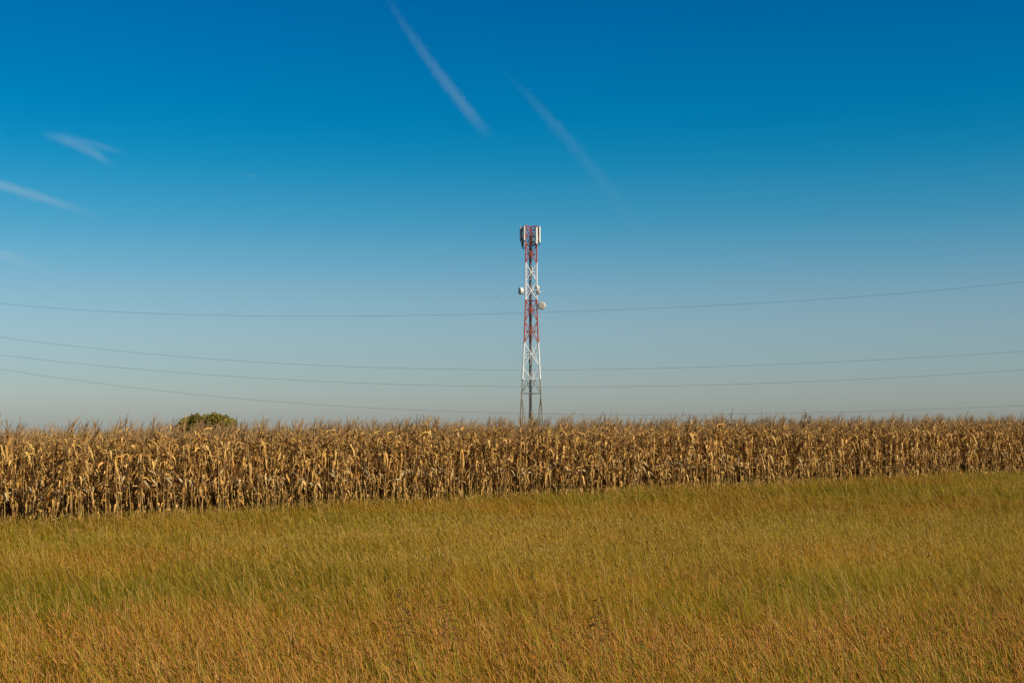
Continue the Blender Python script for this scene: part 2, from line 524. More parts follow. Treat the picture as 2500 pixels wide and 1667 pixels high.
# ------------------------------------------------------------------ power lines (behind the mast)
def build_wires():
    WD = 300.0
    data = [([(0, 741), (425, 766), (850, 773), (1265, 764), (1700, 747), (2126, 723), (2500, 687)],
             'thin dark overhead wire, topmost of the four, crossing behind the mast at its dish'),
            ([(0, 822), (425, 870), (850, 895), (1275, 901.5), (1700, 896), (2126, 881), (2500, 857)],
             'thin dark overhead wire, second from the top, crossing the lower white part of the mast'),
            ([(0, 866), (425, 910), (850, 933), (1275, 943.5), (1700, 940), (2126, 926), (2500, 902)],
             'thin dark overhead wire, third from the top, crossing just above the ring of the mast'),
            ([(0, 900), (425, 959), (850, 991), (1148, 1005), (1400, 1012), (1900, 1009), (2500, 990)],
             'thin dark overhead wire, lowest of the four, brushing the tops of the corn')]
    for pts, lab in data:
        p = np.polyfit([a for a, _ in pts], [b for _, b in pts], 3 if pts[0][1] != 741 else 4)
        xs = np.linspace(-260, 2760, 90)
        mb = MB()
        P = [unproj(x, float(np.polyval(p, x)), WD) for x in xs]
        mb.tube(P, [.021] * len(P), 6)
        o = mb.build('overhead_wire', M_WIRE, smooth=True, origin=P[len(P) // 2])
        tag(o, lab, 'power line', 'overhead wires behind the mast')
build_wires()

# ------------------------------------------------------------------ birds
def build_bird(px, py, depth, span, yaw, roll, lab):
    c = unproj(px, py, depth)
    mb = MB()
    # body: tapered spindle with head and tail fan
    mb.lathe((0, 0, 0), (0, 1, 0), [(-.42, .01), (-.36, .05), (-.28, .06), (-.2, .055), (-.05, .09), (.1, .08), (.25, .04), (.32, .03)], 8)
    mb.add([(-.03, .3, 0), (.03, .3, 0), (.09, .5, 0), (0, .52, .005), (-.09, .5, 0), (0, .4, .02), (0, .4, -.015)],
           [(0, 5, 1), (0, 4, 5), (1, 5, 2), (5, 4, 3), (5, 3, 2), (0, 1, 6), (0, 6, 4), (1, 2, 6), (6, 3, 4), (6, 2, 3)])
    for s in (-1, 1):
        pl = [(.06, -.12, .03), (.06, .12, .03), (.3, -.2, .16), (.3, .1, .15), (.62, -.12, .2), (.6, .1, .19), (.95, .12, .12)]
        v = [(s * x, y, z + .008) for x, y, z in pl] + [(s * x, y, z - .008) for x, y, z in pl]
        f = [(0, 1, 3, 2), (2, 3, 5, 4), (4, 5, 6), (7, 9, 10, 8), (9, 11, 12, 10), (11, 13, 12), (0, 2, 9, 7), (2, 4, 11, 9), (4, 6, 13, 11), (1, 8, 10, 3), (3, 10, 12, 5), (5, 12, 13, 6)]
        mb.add(v, f)
    o = mb.build('bird', M_BIRD, smooth=False)
    o.location = c; o.scale = [span / 1.9] * 3; o.rotation_euler = (math.radians(12), math.radians(roll), math.radians(yaw))
    tag(o, lab, 'bird', 'birds flying far off')
M_BIRD = paint('dark_feathers', (.02, .018, .016), .8, .2, 4)
build_bird(1215.5, 727, 190, .40, 60, 25, 'tiny dark bird in the sky just left of the mast')
build_bird(2332, 66, 160, .34, 100, -15, 'tiny dark bird high in the top right of the blue sky')
build_bird(2011, 972, 230, .36, 80, 10, 'tiny dark bird low over the corn on the right')

# ------------------------------------------------------------------ contrails and cirrus (volumes high and far away)
def wisp(name, lab, cat, a, b, width, bend=0.0, dens=1.0, depth=6000.0, f0=.2, f1=.2, nscale=3.0, detail=.5, taper=(1, 1), group=None):
    A = unproj(*a, depth); B = unproj(*b, depth)
    c = (A + B) / 2
    ax = (B - A) / 2
    L = ax.length; W = width * depth / FPX
    ex = ax.normalized(); ez = Vector((0, 1, 0)); ey = ez.cross(ex).normalized(); ez = ex.cross(ey)
    mb = MB()
    n = 14
    vs = []; fs = []
    N = 18
    for i in range(N + 1):
        x = -1 + 2 * i / N
        for k in range(n):
            t = 2 * math.pi * k / n
            vs.append((x, 1.12 * math.cos(t) + bend * (1 - x * x), 1.12 * math.sin(t)))
        if i:
            o = (i - 1) * n
            fs += [(o + k, o + (k + 1) % n, o + n + (k + 1) % n, o + n + k) for k in range(n)]
    fs += [tuple(range(n - 1, -1, -1)), tuple(range(len(vs) - n, len(vs)))]
    mb.add(vs, fs)
    m = bpy.data.materials.new(name + '_vapour'); m.use_nodes = True
    nt = m.node_tree; nt.nodes.clear()
    out = nt.nodes.new('ShaderNodeOutputMaterial')
    pv = nt.nodes.new('ShaderNodeVolumePrincipled')
    pv.inputs['Color'].default_value = (.66, .87, 1, 1); pv.inputs['Anisotropy'].default_value = -0.4  # bluish light scattered by the air in front is put into the white vapour's colour
    tc = nt.nodes.new('ShaderNodeTexCoord'); sp = nt.nodes.new('ShaderNodeSeparateXYZ')
    nt.links.new(tc.outputs['Object'], sp.inputs[0])
    def M(op, *ins, clamp=False):
        nd = nt.nodes.new('ShaderNodeMath'); nd.operation = op; nd.use_clamp = clamp
        for i, v in enumerate(ins):
            if isinstance(v, (int, float)): nd.inputs[i].default_value = v
            else: nt.links.new(v, nd.inputs[i])
        return nd.outputs[0]
    x, y, z = sp.outputs
    yy = M('SUBTRACT', y, M('MULTIPLY', M('SUBTRACT', 1.0, M('MULTIPLY', x, x)), bend))
    t01 = M('MULTIPLY_ADD', x, .5, .5)
    tw = M('MULTIPLY_ADD', t01, taper[1] - taper[0], taper[0])
    nz = nt.nodes.new('ShaderNodeTexNoise'); nz.inputs['Scale'].default_value = nscale; nz.inputs['Detail'].default_value = 5
    mp = nt.nodes.new('ShaderNodeMapping'); k = L / W
    mp.inputs['Scale'].default_value = (k * .3, .8, .35); mp.inputs['Location'].default_value = (a[0] * .01, a[1] * .013, 0)
    nt.links.new(tc.outputs['Object'], mp.inputs[0]); nt.links.new(mp.outputs[0], nz.inputs['Vector'])
    wob = M('MULTIPLY_ADD', nz.outputs['Fac'], 1.5 * detail, -.75 * detail)
    r2 = M('DIVIDE', M('ADD', M('POWER', M('ADD', yy, wob), 2.0), M('MULTIPLY', z, z)), M('MULTIPLY', tw, tw))
    core = M('SUBTRACT', 1.0, r2, clamp=True)
    core = M('POWER', core, 2.2)
    fade = M('MULTIPLY', M('DIVIDE', t01, f0, clamp=True), M('DIVIDE', M('SUBTRACT', 1.0, t01), f1, clamp=True))
    fade = M('POWER', fade, 1.5)
    gr = M('MULTIPLY_ADD', nz.outputs['Fac'], 2.2 * detail, 1 - 1.1 * detail, clamp=True)
    d = M('MULTIPLY', M('MULTIPLY', core, fade), M('MULTIPLY', gr, dens / W))
    nt.links.new(d, pv.inputs['Density'])
    nt.links.new(pv.outputs[0], out.inputs['Volume'])
    o = mb.build(name, m)
    R = Matrix((ex, ey, ez)).transposed().to_4x4()
    o.matrix_world = Matrix.Translation(c) @ R @ Matrix.Diagonal((L, W, W, 1))
    tag(o, lab, cat, group)
    return o
wisp('contrail', 'pale widening contrail streak from the top edge down towards the mast', 'contrail', (915, -50), (1206, 346), 21, 0.5, .20, f0=.6, f1=.2, nscale=3.4, taper=(.8, 1.15), detail=.8)
wisp('contrail', 'fainter second contrail to the right, slanting down above the mast', 'contrail', (1205, 150), (1620, 650), 27, -.7, .105, f0=.35, f1=.75, nscale=2.8, taper=(.7, 1.3), detail=.65)
wisp('contrail', 'tiny thin white contrail dash in the left half of the sky', 'contrail', (586, 420), (632, 433), 2.2, 0, .16, f0=.6, f1=.1, nscale=1, detail=.2)
wisp('cirrus_cloud', 'soft white cirrus wisp at the left edge of the photo, brightest of the wisps', 'cloud', (-120, 418), (262, 535), 19, -.15, .30, f0=.3, f1=.4, nscale=1.2, taper=(1.2, .8), detail=.35)
wisp('cirrus_cloud', 'curved white cirrus wisp, uppermost on the left, lower strand of the pair', 'cloud', (92, 322), (285, 410), 18, -.55, .19, f0=.35, f1=.25, nscale=1.0, taper=(1, 1), detail=.3)
wisp('cirrus_cloud', 'faint straight cirrus strand just above the curved wisp on the left', 'cloud', (120, 318), (325, 378), 15, .2, .10, f0=.4, f1=.35, nscale=1.0, detail=.3)
wisp('cirrus_cloud', 'very faint cirrus wisp low on the left edge above the wires', 'cloud', (-100, 588), (125, 660), 20, 0, .22, f0=.3, f1=.5, nscale=1.0, detail=.3)

# ------------------------------------------------------------------ tree
def leaf_quads(P, size, rng, flat=.35):
    """one small folded leaf spray per point"""
    n = len(P)
    a = rng.normal(size=(n, 3)); a /= np.linalg.norm(a, axis=1)[:, None]
    b = rng.normal(size=(n, 3)); b -= a * (a * b).sum(1)[:, None]; b /= np.linalg.norm(b, axis=1)[:, None]
    s = size * rng.uniform(.6, 1.4, (n, 1))
    V = np.stack([P - a * s, P - b * s * flat, P + a * s, P + b * s * flat], 1).reshape(-1, 3)
    Q = np.arange(4 * n).reshape(-1, 4)
    return V, Q

def build_tree():
    D = 300.0
    base = unproj(512, HORIZON, D)
    gx, gy = base.x, base.y
    gz = float(ground_z(gx, gy))
    root = empty('round_tree', (gx, gy, gz))
    tag(root, 'round olive green tree rising behind the corn on the left', 'tree')
    k = D / FPX
    rng = np.random.default_rng(11)
    def Z(py): return unproj(512, py, D).z - gz
    # crown lobes: (photo column, photo row of the lobe's top, radius in photo pixels)
    lobes = [(484, 1009.5, 20), (506, 1011, 19), (530, 1007.5, 21), (545, 1011, 17), (462, 1018, 20), (558, 1019, 18),
             (450, 1030, 18), (566, 1033, 16), (500, 1022, 24), (530, 1024, 24), (478, 1030, 25), (548, 1032, 22), (512, 1040, 30), (470, 1050, 26), (553, 1052, 24), (512, 1066, 32),
             (440, 1050, 14), (575, 1052, 13)]
    VV = []; CC = []
    for px, py, r in lobes:
        R = r * k
        n = int(820 * (r / 20) ** 2)
        for side in range(2):
            c = np.array([(px - 512) * k, rng.uniform(-3.2, 2.0) - (1.2 if side else 0), Z(py) - R * .9])
            d = rng.normal(size=(n, 3)); d /= np.linalg.norm(d, axis=1)[:, None]
            rad = R * rng.uniform(.55, 1.0, (n, 1)) ** .6
            bump = 1 + .2 * np.sin(d[:, :1] * 9 + px) * np.sin(d[:, 2:] * 8 + side)
            P = c + d * rad * bump * np.array([1, 1, .85])
            VV.append(P)
            g = rng.uniform(0, 1, (n, 1))
            tint = rng.uniform(.8, 1.2)
            CC.append((np.array([.19, .155, .022]) * (1 - g) + np.array([.33, .25, .038]) * g) * tint * rng.uniform(.75, 1.25, (n, 1)))
    P = np.concatenate(VV); C = np.concatenate(CC)
    V, Q = leaf_quads(P, .21, rng, .5)
    me = mesh_np('crown', V, Q, np.repeat(C, 4, 0), smooth=False)
    me.materials.append(plant_mat('tree_foliage', .2, .8, .0, detail=False))
    o = bpy.data.objects.new('crown', me); COL.objects.link(o); o.parent = root
    tb = MB()
    tb.tube([(0, 0, -.2), (.1, .05, 1.2), (.0, .1, 2.6), (-.15, .0, 4.0)], [.42, .32, .27, .2], 9)
    for a in range(8):
        t = a * .785 + .3
        e = Vector((math.cos(t) * 3.2, math.sin(t) * 2.4, 5.0 + .5 * math.sin(a * 2.1)))
        s = Vector((0, .08, 2.2 + .2 * a * .7))
        tb.tube([s, s.lerp(e, .5) + Vector((0, 0, .35)), e], [.15, .1, .04], 6)
    tb.build('trunk', paint('bark', (.10, .075, .05), .9, .3, 3), root, smooth=True)
build_tree()

# ------------------------------------------------------------------ corn
M_STALK = plant_mat('dry_corn_stalk', 0, .8, .2, .12)
M_LEAF = plant_mat('dry_corn_leaf', .07, .75, .16, .12)
M_TASSEL = plant_mat('dry_corn_tassel', 0, .85, .2, detail=False)
M_HUSK = plant_mat('dry_corn_husk', .1, .75, .15)

def np_tube(pts, rad, n, col, V, Q, C):
    pts = np.asarray(pts, float); m = len(pts)
    d = np.gradient(pts, axis=0); d /= np.linalg.norm(d, axis=1)[:, None] + 1e-9
    ref = np.array([1., 0, 0]) if abs(d[0][0]) < .8 else np.array([0, 1., 0])
    q = ref - d * (d @ ref)[:, None]; q /= np.linalg.norm(q, axis=1)[:, None]
    w = np.cross(d, q)
    t = np.arange(n) * 2 * math.pi / n
    ring = pts[:, None] + (q[:, None] * np.cos(t)[None, :, None] + w[:, None] * np.sin(t)[None, :, None]) * np.asarray(rad)[:, None, None]
    b = sum(len(a) for a in V)
    V.append(ring.reshape(-1, 3))
    i = np.arange(m - 1)[:, None] * n; k = np.arange(n)[None]; k2 = (k + 1) % n
    Q.append(np.stack([i + k, i + k2, i + n + k2, i + n + k], -1).reshape(-1, 4) + b)
    C.append(np.tile(col, (m * n, 1)) if np.ndim(col) == 1 else np.repeat(col, n, 0))

LEAF_PAL = np.array([1.02, .93, .84]) * 1.2 * np.array([(.52, .315, .09), (.60, .385, .125), (.46, .26, .062), (.34, .18, .042), (.63, .425, .16), (.19, .095, .026), (.50, .31, .10), (.28, .165, .055), (.54, .33, .085), (.14, .07, .022), (.50, .33, .11)])

def corn_variant(seed):
    r = np.random.default_rng(seed)
    H = r.uniform(1.95, 2.30)                               # height of the stalk below the tassel
    lean = r.normal(0, .035, 2)
    def axis(z):
        s = z / H
        return np.array([lean[0] * z * s * .9 + .012 * math.sin(z * 4 + seed), lean[1] * z * s * .9 + .012 * math.cos(z * 3.1 + seed), z])
    # stalk
    V, Q, C = [], [], []
    zs = np.linspace(0, H, 15)
    base = np.array([.46, .28, .085]) * r.uniform(.8, 1.15)
    top = np.array([.40, .26, .10])
    cols = base + (top - base) * (zs / H)[:, None]
    cols[::3] *= .7
    np_tube([axis(z) for z in zs], .0145 * (1 - .55 * zs / H) + .0015 * (np.arange(15) % 3 == 0), 6, cols, V, Q, C)
    stalk = (np.concatenate(V), np.concatenate(Q), np.concatenate(C))
    # leaves
    V, Q, C = [], [], []
    nl = r.integers(26, 33)
    plane = r.uniform(0, math.pi)
    K = 10
    for j in range(nl):
        f = (j + r.uniform(-.3, .3)) / (nl - 1)
        z0 = .25 + (H - .28) * max(0.0, f) ** .60
        p = axis(min(z0, H)).copy()
        az = plane + math.pi * (j % 2) + r.normal(0, .8)
        Lf = r.uniform(.26, .62) * (.75 if f < .15 or f > .85 else 1)
        W = r.uniform(.014, .038) * (.75 if f > .8 else 1)
        u = r.uniform()
        if u < .62:   e0, eb, b, sh = r.uniform(.3, 1.3), r.uniform(-1.57, -1.2), r.uniform(.04, .2), r.uniform(7, 18)     # hangs limp along the stalk
        elif u < .82: e0, eb, b, sh = r.uniform(.7, 1.3), r.uniform(-1.4, -.5), r.uniform(.25, .55), r.uniform(3, 6)        # arches
        else:         e0, eb, b, sh = r.uniform(-.3, .9), r.uniform(-1.5, -.6), r.uniform(.3, .7), 25                       # snapped
        if f > .8:    e0, eb, b = r.uniform(.8, 1.4), r.uniform(-1.5, .6), r.uniform(.25, .7)
        tw = r.normal(0, 1.4); tw0 = r.normal(0, .7)
        fold = r.uniform(.15, .95)
        pts = [p]; dirs = []
        for i in range(K):
            t = (i + .5) / K
            s = 1 / (1 + math.exp(-sh * 2.2 * (t - b)))
            el = e0 + (eb - e0) * s + r.normal(0, .17)
            az += r.normal(0, .26)
            d = np.array([math.cos(az) * math.cos(el), math.sin(az) * math.cos(el), math.sin(el)])
            dirs.append(d); pts.append(pts[-1] + d * Lf / K)
            if pts[-1][2] < .04: pts[-1][2] = .04
        dirs.append(dirs[-1])
        pts = np.array(pts); dirs = np.array(dirs)
        t = np.linspace(0, 1, K + 1)
        side0 = np.array([-math.sin(az), math.cos(az), 0])
        sd = side0 - dirs * (dirs @ side0)[:, None]; sd /= np.linalg.norm(sd, axis=1)[:, None] + 1e-6
        nm = np.cross(dirs, sd)
        ang = tw0 + tw * t ** 1.3 + r.normal(0, .22, K + 1)
        s2 = sd * np.cos(ang)[:, None] + nm * np.sin(ang)[:, None]
        n2 = -sd * np.sin(ang)[:, None] + nm * np.cos(ang)[:, None]
        w = W * np.minimum(1, .35 + t * 5) * np.clip(1 - t ** 2.2, .04, 1) * r.uniform(.8, 1.15, K + 1)
        fo = fold * (1 - .4 * t) + r.normal(0, .12, K + 1)
        l = pts + s2 * (w * np.cos(fo))[:, None] + n2 * (w * np.sin(fo))[:, None]
        rr = pts - s2 * (w * np.cos(fo * r.uniform(.3, 1.2)))[:, None] + n2 * (w * np.sin(fo))[:, None]
        b0 = sum(len(a) for a in V)
        V.append(np.stack([l, pts, rr], 1).reshape(-1, 3))
        i = np.arange(K)[:, None] * 3; k = np.arange(2)[None]
        Q.append(np.stack([i + k, i + k + 1, i + k + 4, i + k + 3], -1).reshape(-1, 4) + b0)
        col = LEAF_PAL[r.integers(len(LEAF_PAL))] * r.uniform(.8, 1.15)
        cc = np.repeat(col[None], 3 * (K + 1), 0)
        cc[1::3] *= 1.1
        cc *= (1 - .25 * np.repeat(t, 3)[:, None] * r.uniform(0, 1))
        C.append(cc)
    leaves = (np.concatenate(V), np.concatenate(Q), np.concatenate(C))
    # ear(s) in their husk
    V, Q, C = [], [], []
    for e in range(1):
        z0 = r.uniform(.85, 1.25) + .2 * e
        az = plane + math.pi * e + r.normal(0, .4)
        el = r.uniform(-1.35, .9) if r.uniform() < .75 else 1.0
        d = np.array([math.cos(az) * math.cos(el), math.sin(az) * math.cos(el), math.sin(el)])
        o = axis(z0) + np.array([math.cos(az), math.sin(az), 0]) * .03
        Le = r.uniform(.20, .27)
        tt = np.linspace(0, 1, 8)
        prof = .034 * np.array([.35, .8, 1, 1, .92, .7, .42, .12]) * r.uniform(.9, 1.15)
        P = o + d * (tt * Le)[:, None] + np.array([0, 0, -.02]) * (tt ** 2)[:, None]
        hc = np.array([.58, .42, .20]) * r.uniform(.85, 1.1)
        np_tube(P, prof, 7, np.tile(hc, (8, 1)) * np.linspace(.9, 1.1, 8)[:, None], V, Q, C)
        for h in range(3):                                      # loose husk tips
            a2 = az + r.normal(0, .8)
            q = P[-2] + r.normal(0, .008, 3)
            ds = np.array([math.cos(a2) * .5, math.sin(a2) * .5, -.6 if el < .4 else .5])
            tip = [q, q + ds * .05, q + ds * .1 + np.array([0, 0, -.02])]
            np_tube(tip, [.012, .009, .002], 4, hc * .9, V, Q, C)
    ear = (np.concatenate(V), np.concatenate(Q), np.concatenate(C))
    # tassel
    V, Q, C = [], [], []
    tc0 = np.array([.44, .265, .10]) * r.uniform(.55, 1.2)
    o = axis(H)
    Ls = r.uniform(.30, .54)
    bend = r.normal(.12, .10)
    bz = r.uniform(-.5, .5)
    tt = np.linspace(0, 1, 6)
    P = o + np.stack([bend * Ls * tt ** 2, bz * bend * Ls * tt ** 2, Ls * tt - abs(bend) * .3 * Ls * tt ** 2], 1)
    np_tube(P, .0085 * np.array([.9, .8, 1, 1, .8, .35]), 4, tc0, V, Q, C)
    for k in range(r.integers(3, 7)):
        az = r.uniform(0, 2 * math.pi) if r.uniform() < .6 else r.normal(0, .6)
        z0 = r.uniform(-.02, .14)
        s = o + np.array([0, 0, z0])
        Lb = r.uniform(.22, .46)
        e0 = r.uniform(1.15, 1.5); e1 = e0 - r.uniform(.1, 1.5)
        pts = [s]
        for i in range(5):
            el = e0 + (e1 - e0) * ((i + .5) / 5) ** 1.3
            pts.append(pts[-1] + np.array([math.cos(az) * math.cos(el), math.sin(az) * math.cos(el), math.sin(el)]) * Lb / 5)
        np_tube(pts, .0068 * np.array([.7, .8, 1, 1, .8, .3]), 4, tc0 * r.uniform(.8, 1.2), V, Q, C)
    tassel = (np.concatenate(V), np.concatenate(Q), np.concatenate(C))
    return dict(stalk=stalk, leaves=leaves, ear=ear, tassel=tassel)

def build_corn():
    NV = 28
    PM = {'stalk': M_STALK, 'leaves': M_LEAF, 'ear': M_HUSK, 'tassel': M_TASSEL}
    vmesh = []
    whole = bpy.data.collections.new('corn_sources')        # joined single-mesh plants for the deep field
    for s in range(NV):
        d = corn_variant(100 + s)
        ms = {}
        for k, (V, Q, C) in d.items():
            me = mesh_np(k, V, Q, C); me.materials.append(PM[k]); ms[k] = me
        vmesh.append(ms)
        V = []; Q = []; C = []; MI = []; b = 0
        for mi, k in enumerate(PM):
            v, q, c = d[k]; V.append(v); Q.append(q + b); C.append(c); MI.append(np.full(len(q), mi)); b += len(v)
        me = mesh_np('corn_plant_mesh', np.concatenate(V), np.concatenate(Q), np.concatenate(C))
        for k in PM: me.materials.append(PM[k])
        me.polygons.foreach_set('material_index', np.concatenate(MI).astype(np.int32))
        whole.objects.link(bpy.data.objects.new('corn_source', me))
    r = np.random.default_rng(77)
    length = float(np.linalg.norm(ROW1 - ROW0))
    # ---- front row: individual plants (a little past the frame on both sides)
    n_ind = 300
    s_pos = np.linspace(-1.2, length + 1.6, n_ind) + r.normal(0, .045, n_ind)
    protos = []
    for v in range(NV):
        protos.append(None)
    for i in range(n_ind):
        v = int(r.integers(NV))
        p = ROW0 + RU * s_pos[i] + RN * (r.normal(.0, .07))
        z = float(ground_z(*p))
        if protos[v] is None:
            root = empty('corn_plant')
            tag(root, 'dry tan corn plant with withered hanging leaves in the front row beside the grass', 'corn plant', 'corn plants of the front row')
            for k, me in vmesh[v].items():
                o = bpy.data.objects.new(k, me); COL.objects.link(o); o.parent = root
            protos[v] = root
        else:
            root = protos[v].copy(); COL.objects.link(root)
            for ch in protos[v].children:
                c = ch.copy(); COL.objects.link(c); c.parent = root
        root.location = (p[0], p[1], z - .02)
        t = r.normal(0, .035, 2) if r.uniform() > .08 else r.normal(0, .28, 2)
        root.rotation_euler = (t[0], t[1], r.normal(0, .7))
        sc = r.uniform(.93, 1.07)
        root.scale = (sc, sc, sc * r.uniform(.97, 1.03))
    # ---- the field behind: one object of scattered instances
    P = []; ROT = []; SCL = []; IDX = []
    for row in range(0, 70):
        off = .62 * row
        lo, hi = -14.0 - row * .3, length + 14.0 + row * .9
        n = int((hi - lo) / (.17 if row < 12 else .2))
        s = np.linspace(lo, hi, n) + r.normal(0, .05, n)
        if row == 0:
            s = s[(s < -1.4) | (s > length + 1.8)]
        keep = r.uniform(size=len(s)) > .04
        s = s[keep]
        q = ROW0 + RU * s[:, None] + RN * (off + r.normal(0, .08, len(s)))[:, None]
        z = ground_z(q[:, 0], q[:, 1]) - .02
        P.append(np.column_stack([q, z]))
        m = len(s)
        ROT.append(np.column_stack([r.normal(0, .045, m), r.normal(0, .045, m), r.normal(0, .7, m)]))
        SCL.append(r.uniform(.92, 1.06, m)); IDX.append(r.integers(0, NV, m))
    P = np.concatenate(P); ROT = np.concatenate(ROT); SCL = np.concatenate(SCL); IDX = np.concatenate(IDX)
    me = bpy.data.meshes.new('corn_field')
    me.vertices.add(len(P)); me.vertices.foreach_set('co', P.astype(np.float32).ravel())
    a = me.attributes.new('rot', 'FLOAT_VECTOR', 'POINT'); a.data.foreach_set('vector', ROT.astype(np.float32).ravel())
    a = me.attributes.new('scl', 'FLOAT', 'POINT'); a.data.foreach_set('value', SCL.astype(np.float32))
    a = me.attributes.new('idx', 'INT', 'POINT'); a.data.foreach_set('value', IDX.astype(np.int32))
    field = bpy.data.objects.new('corn_field', me); COL.objects.link(field)
    tag(field, 'mass of dry brown corn filling the field behind the front row', 'corn', kind='stuff')
    ng = bpy.data.node_groups.new('corn_scatter', 'GeometryNodeTree')
    ng.interface.new_socket('Geometry', in_out='INPUT', socket_type='NodeSocketGeometry')
    ng.interface.new_socket('Geometry', in_out='OUTPUT', socket_type='NodeSocketGeometry')
    N = ng.nodes
    gi = N.new('NodeGroupInput'); go = N.new('NodeGroupOutput')
    ci = N.new('GeometryNodeCollectionInfo'); ci.inputs['Collection'].default_value = whole
    ci.inputs['Separate Children'].default_value = True
    ip = N.new('GeometryNodeInstanceOnPoints'); ip.inputs['Pick Instance'].default_value = True
    def attr(nm, t):
        n = N.new('GeometryNodeInputNamedAttribute'); n.data_type = t; n.inputs['Name'].default_value = nm
        return n.outputs['Attribute']
    L = ng.links
    L.new(gi.outputs[0], ip.inputs['Points']); L.new(ci.outputs[0], ip.inputs['Instance'])
    L.new(attr('idx', 'INT'), ip.inputs['Instance Index'])
    e2r = N.new('FunctionNodeEulerToRotation')
    L.new(attr('rot', 'FLOAT_VECTOR'), e2r.inputs[0]); L.new(e2r.outputs[0], ip.inputs['Rotation'])
    L.new(attr('scl', 'FLOAT'), ip.inputs['Scale'])
    L.new(ip.outputs[0], go.inputs[0])
    md = field.modifiers.new('scatter', 'NODES'); md.node_group = ng
build_corn()

# ------------------------------------------------------------------ grass
def vnoise(x, y, scale, seed):
    """smooth value noise in [0,1]"""
    r = np.random.default_rng(seed)
    T = r.uniform(0, 1, (64, 64))
    u = x / scale + 1000; v = y / scale + 1000
    i = np.floor(u).astype(int); j = np.floor(v).astype(int)
    a = u - i; b = v - j
    a = a * a * (3 - 2 * a); b = b * b * (3 - 2 * b)
    g = lambda p, q: T[p % 64, q % 64]
    return (g(i, j) * (1 - a) + g(i + 1, j) * a) * (1 - b) + (g(i, j + 1) * (1 - a) + g(i + 1, j + 1) * a) * b

def sample(n_per_m2, dmin, dmax, r, side=6.5):
    """points in the part of the meadow the camera can see, with some margin; density given as a function of distance"""
    ds = np.linspace(dmin, dmax, 200)
    w = (0.74 * ds + 2 * side) * n_per_m2(ds)
    tot = np.trapezoid(w, ds) if hasattr(np, 'trapezoid') else np.trapz(w, ds)
    c = np.cumsum(w); c = c / c[-1]
    n = int(tot)
    d = np.interp(r.uniform(size=n), c, ds)
    x = r.uniform(-1, 1, n) * (0.37 * d + side)
    q = (np.stack([x, d], 1) - ROW0) @ RN
    k = q < r.uniform(-.35, .25, n) + .9 * (vnoise(x, d, .8, 21) - .5)
    # plants stand in tufts with thin spots between them
    k &= r.uniform(size=n) < .42 + 1.0 * vnoise(x, d, .38, 71) * vnoise(x, d, 1.3, 72) * 1.9
    return x[k], d[k], q[k]

GV, GQ, GC = [], [], []
g_off = 0
def ribbons(x, y, z, h, az, lean, width, col, segs=3, curve=1.6, tipw=.15, face=None, r=None):
    """thin curved blades; (x,y,z) foot, h height, az/lean direction and amount of the bend"""
    global g_off
    n = len(x)
    t = np.linspace(0, 1, segs + 1)
    lx, ly = np.cos(az) * lean, np.sin(az) * lean
    P = np.empty((n, segs + 1, 3))
    P[:, :, 0] = x[:, None] + (h * lx)[:, None] * t ** curve
    P[:, :, 1] = y[:, None] + (h * ly)[:, None] * t ** curve
    P[:, :, 2] = z[:, None] + h[:, None] * t * (1 - .25 * np.minimum(lean, 1.2)[:, None] * t)
    fa = r.uniform(-1.0, 1.0, n) if face is None else face
    s = np.stack([np.cos(fa), np.sin(fa), np.zeros(n)], 1)[:, None] * (width[:, None] * (1 - (1 - tipw) * t ** 1.5) * .5)[:, :, None]
    V = np.stack([P - s, P + s], 2).reshape(n, -1, 3)
    i = np.arange(segs)[:, None] * 2
    q = np.concatenate([i, i + 1, i + 3, i + 2], 1)
    m = 2 * (segs + 1)
    GV.append(V.reshape(-1, 3)); GQ.append((q[None] + (np.arange(n) * m)[:, None, None]).reshape(-1, 4) + g_off)
    GC.append(np.repeat(col * np.array([1.22, 1.03, .64]), m, 0)); g_off += n * m
    return P
def heads(base, dirv, length, rad, col):
    """bristly spike seed heads: four-sided spindles"""
    global g_off
    n = len(base)
    d = dirv / np.linalg.norm(dirv, axis=1)[:, None]
    q = np.cross(d, np.array([0, 1.0, 0.1])); q /= np.linalg.norm(q, axis=1)[:, None]
    w = np.cross(d, q)
    tt = np.array([0, .25, .7, 1.0]); pr = np.array([.35, 1, .85, .1])
    ring = np.array([0, 1, 2, 3]) * math.pi / 2
    c = base[:, None] + d[:, None] * (length[:, None] * tt)[:, :, None]
    c[:, :, 2] -= (length * .12)[:, None] * tt ** 2
    off = (q[:, None, None] * np.cos(ring)[None, None, :, None] + w[:, None, None] * np.sin(ring)[None, None, :, None])
    V = c[:, :, None] + off * (rad[:, None] * pr)[:, :, None, None]
    i = np.arange(3)[:, None] * 4; k = np.arange(4)[None]
    qd = np.stack([i + k, i + (k + 1) % 4, i + 4 + (k + 1) % 4, i + 4 + k], -1).reshape(-1, 4)
    GV.append(V.reshape(-1, 3)); GQ.append((qd[None] + (np.arange(n) * 16)[:, None, None]).reshape(-1, 4) + g_off)
    GC.append(np.repeat(col, 16, 0)); g_off += n * 16

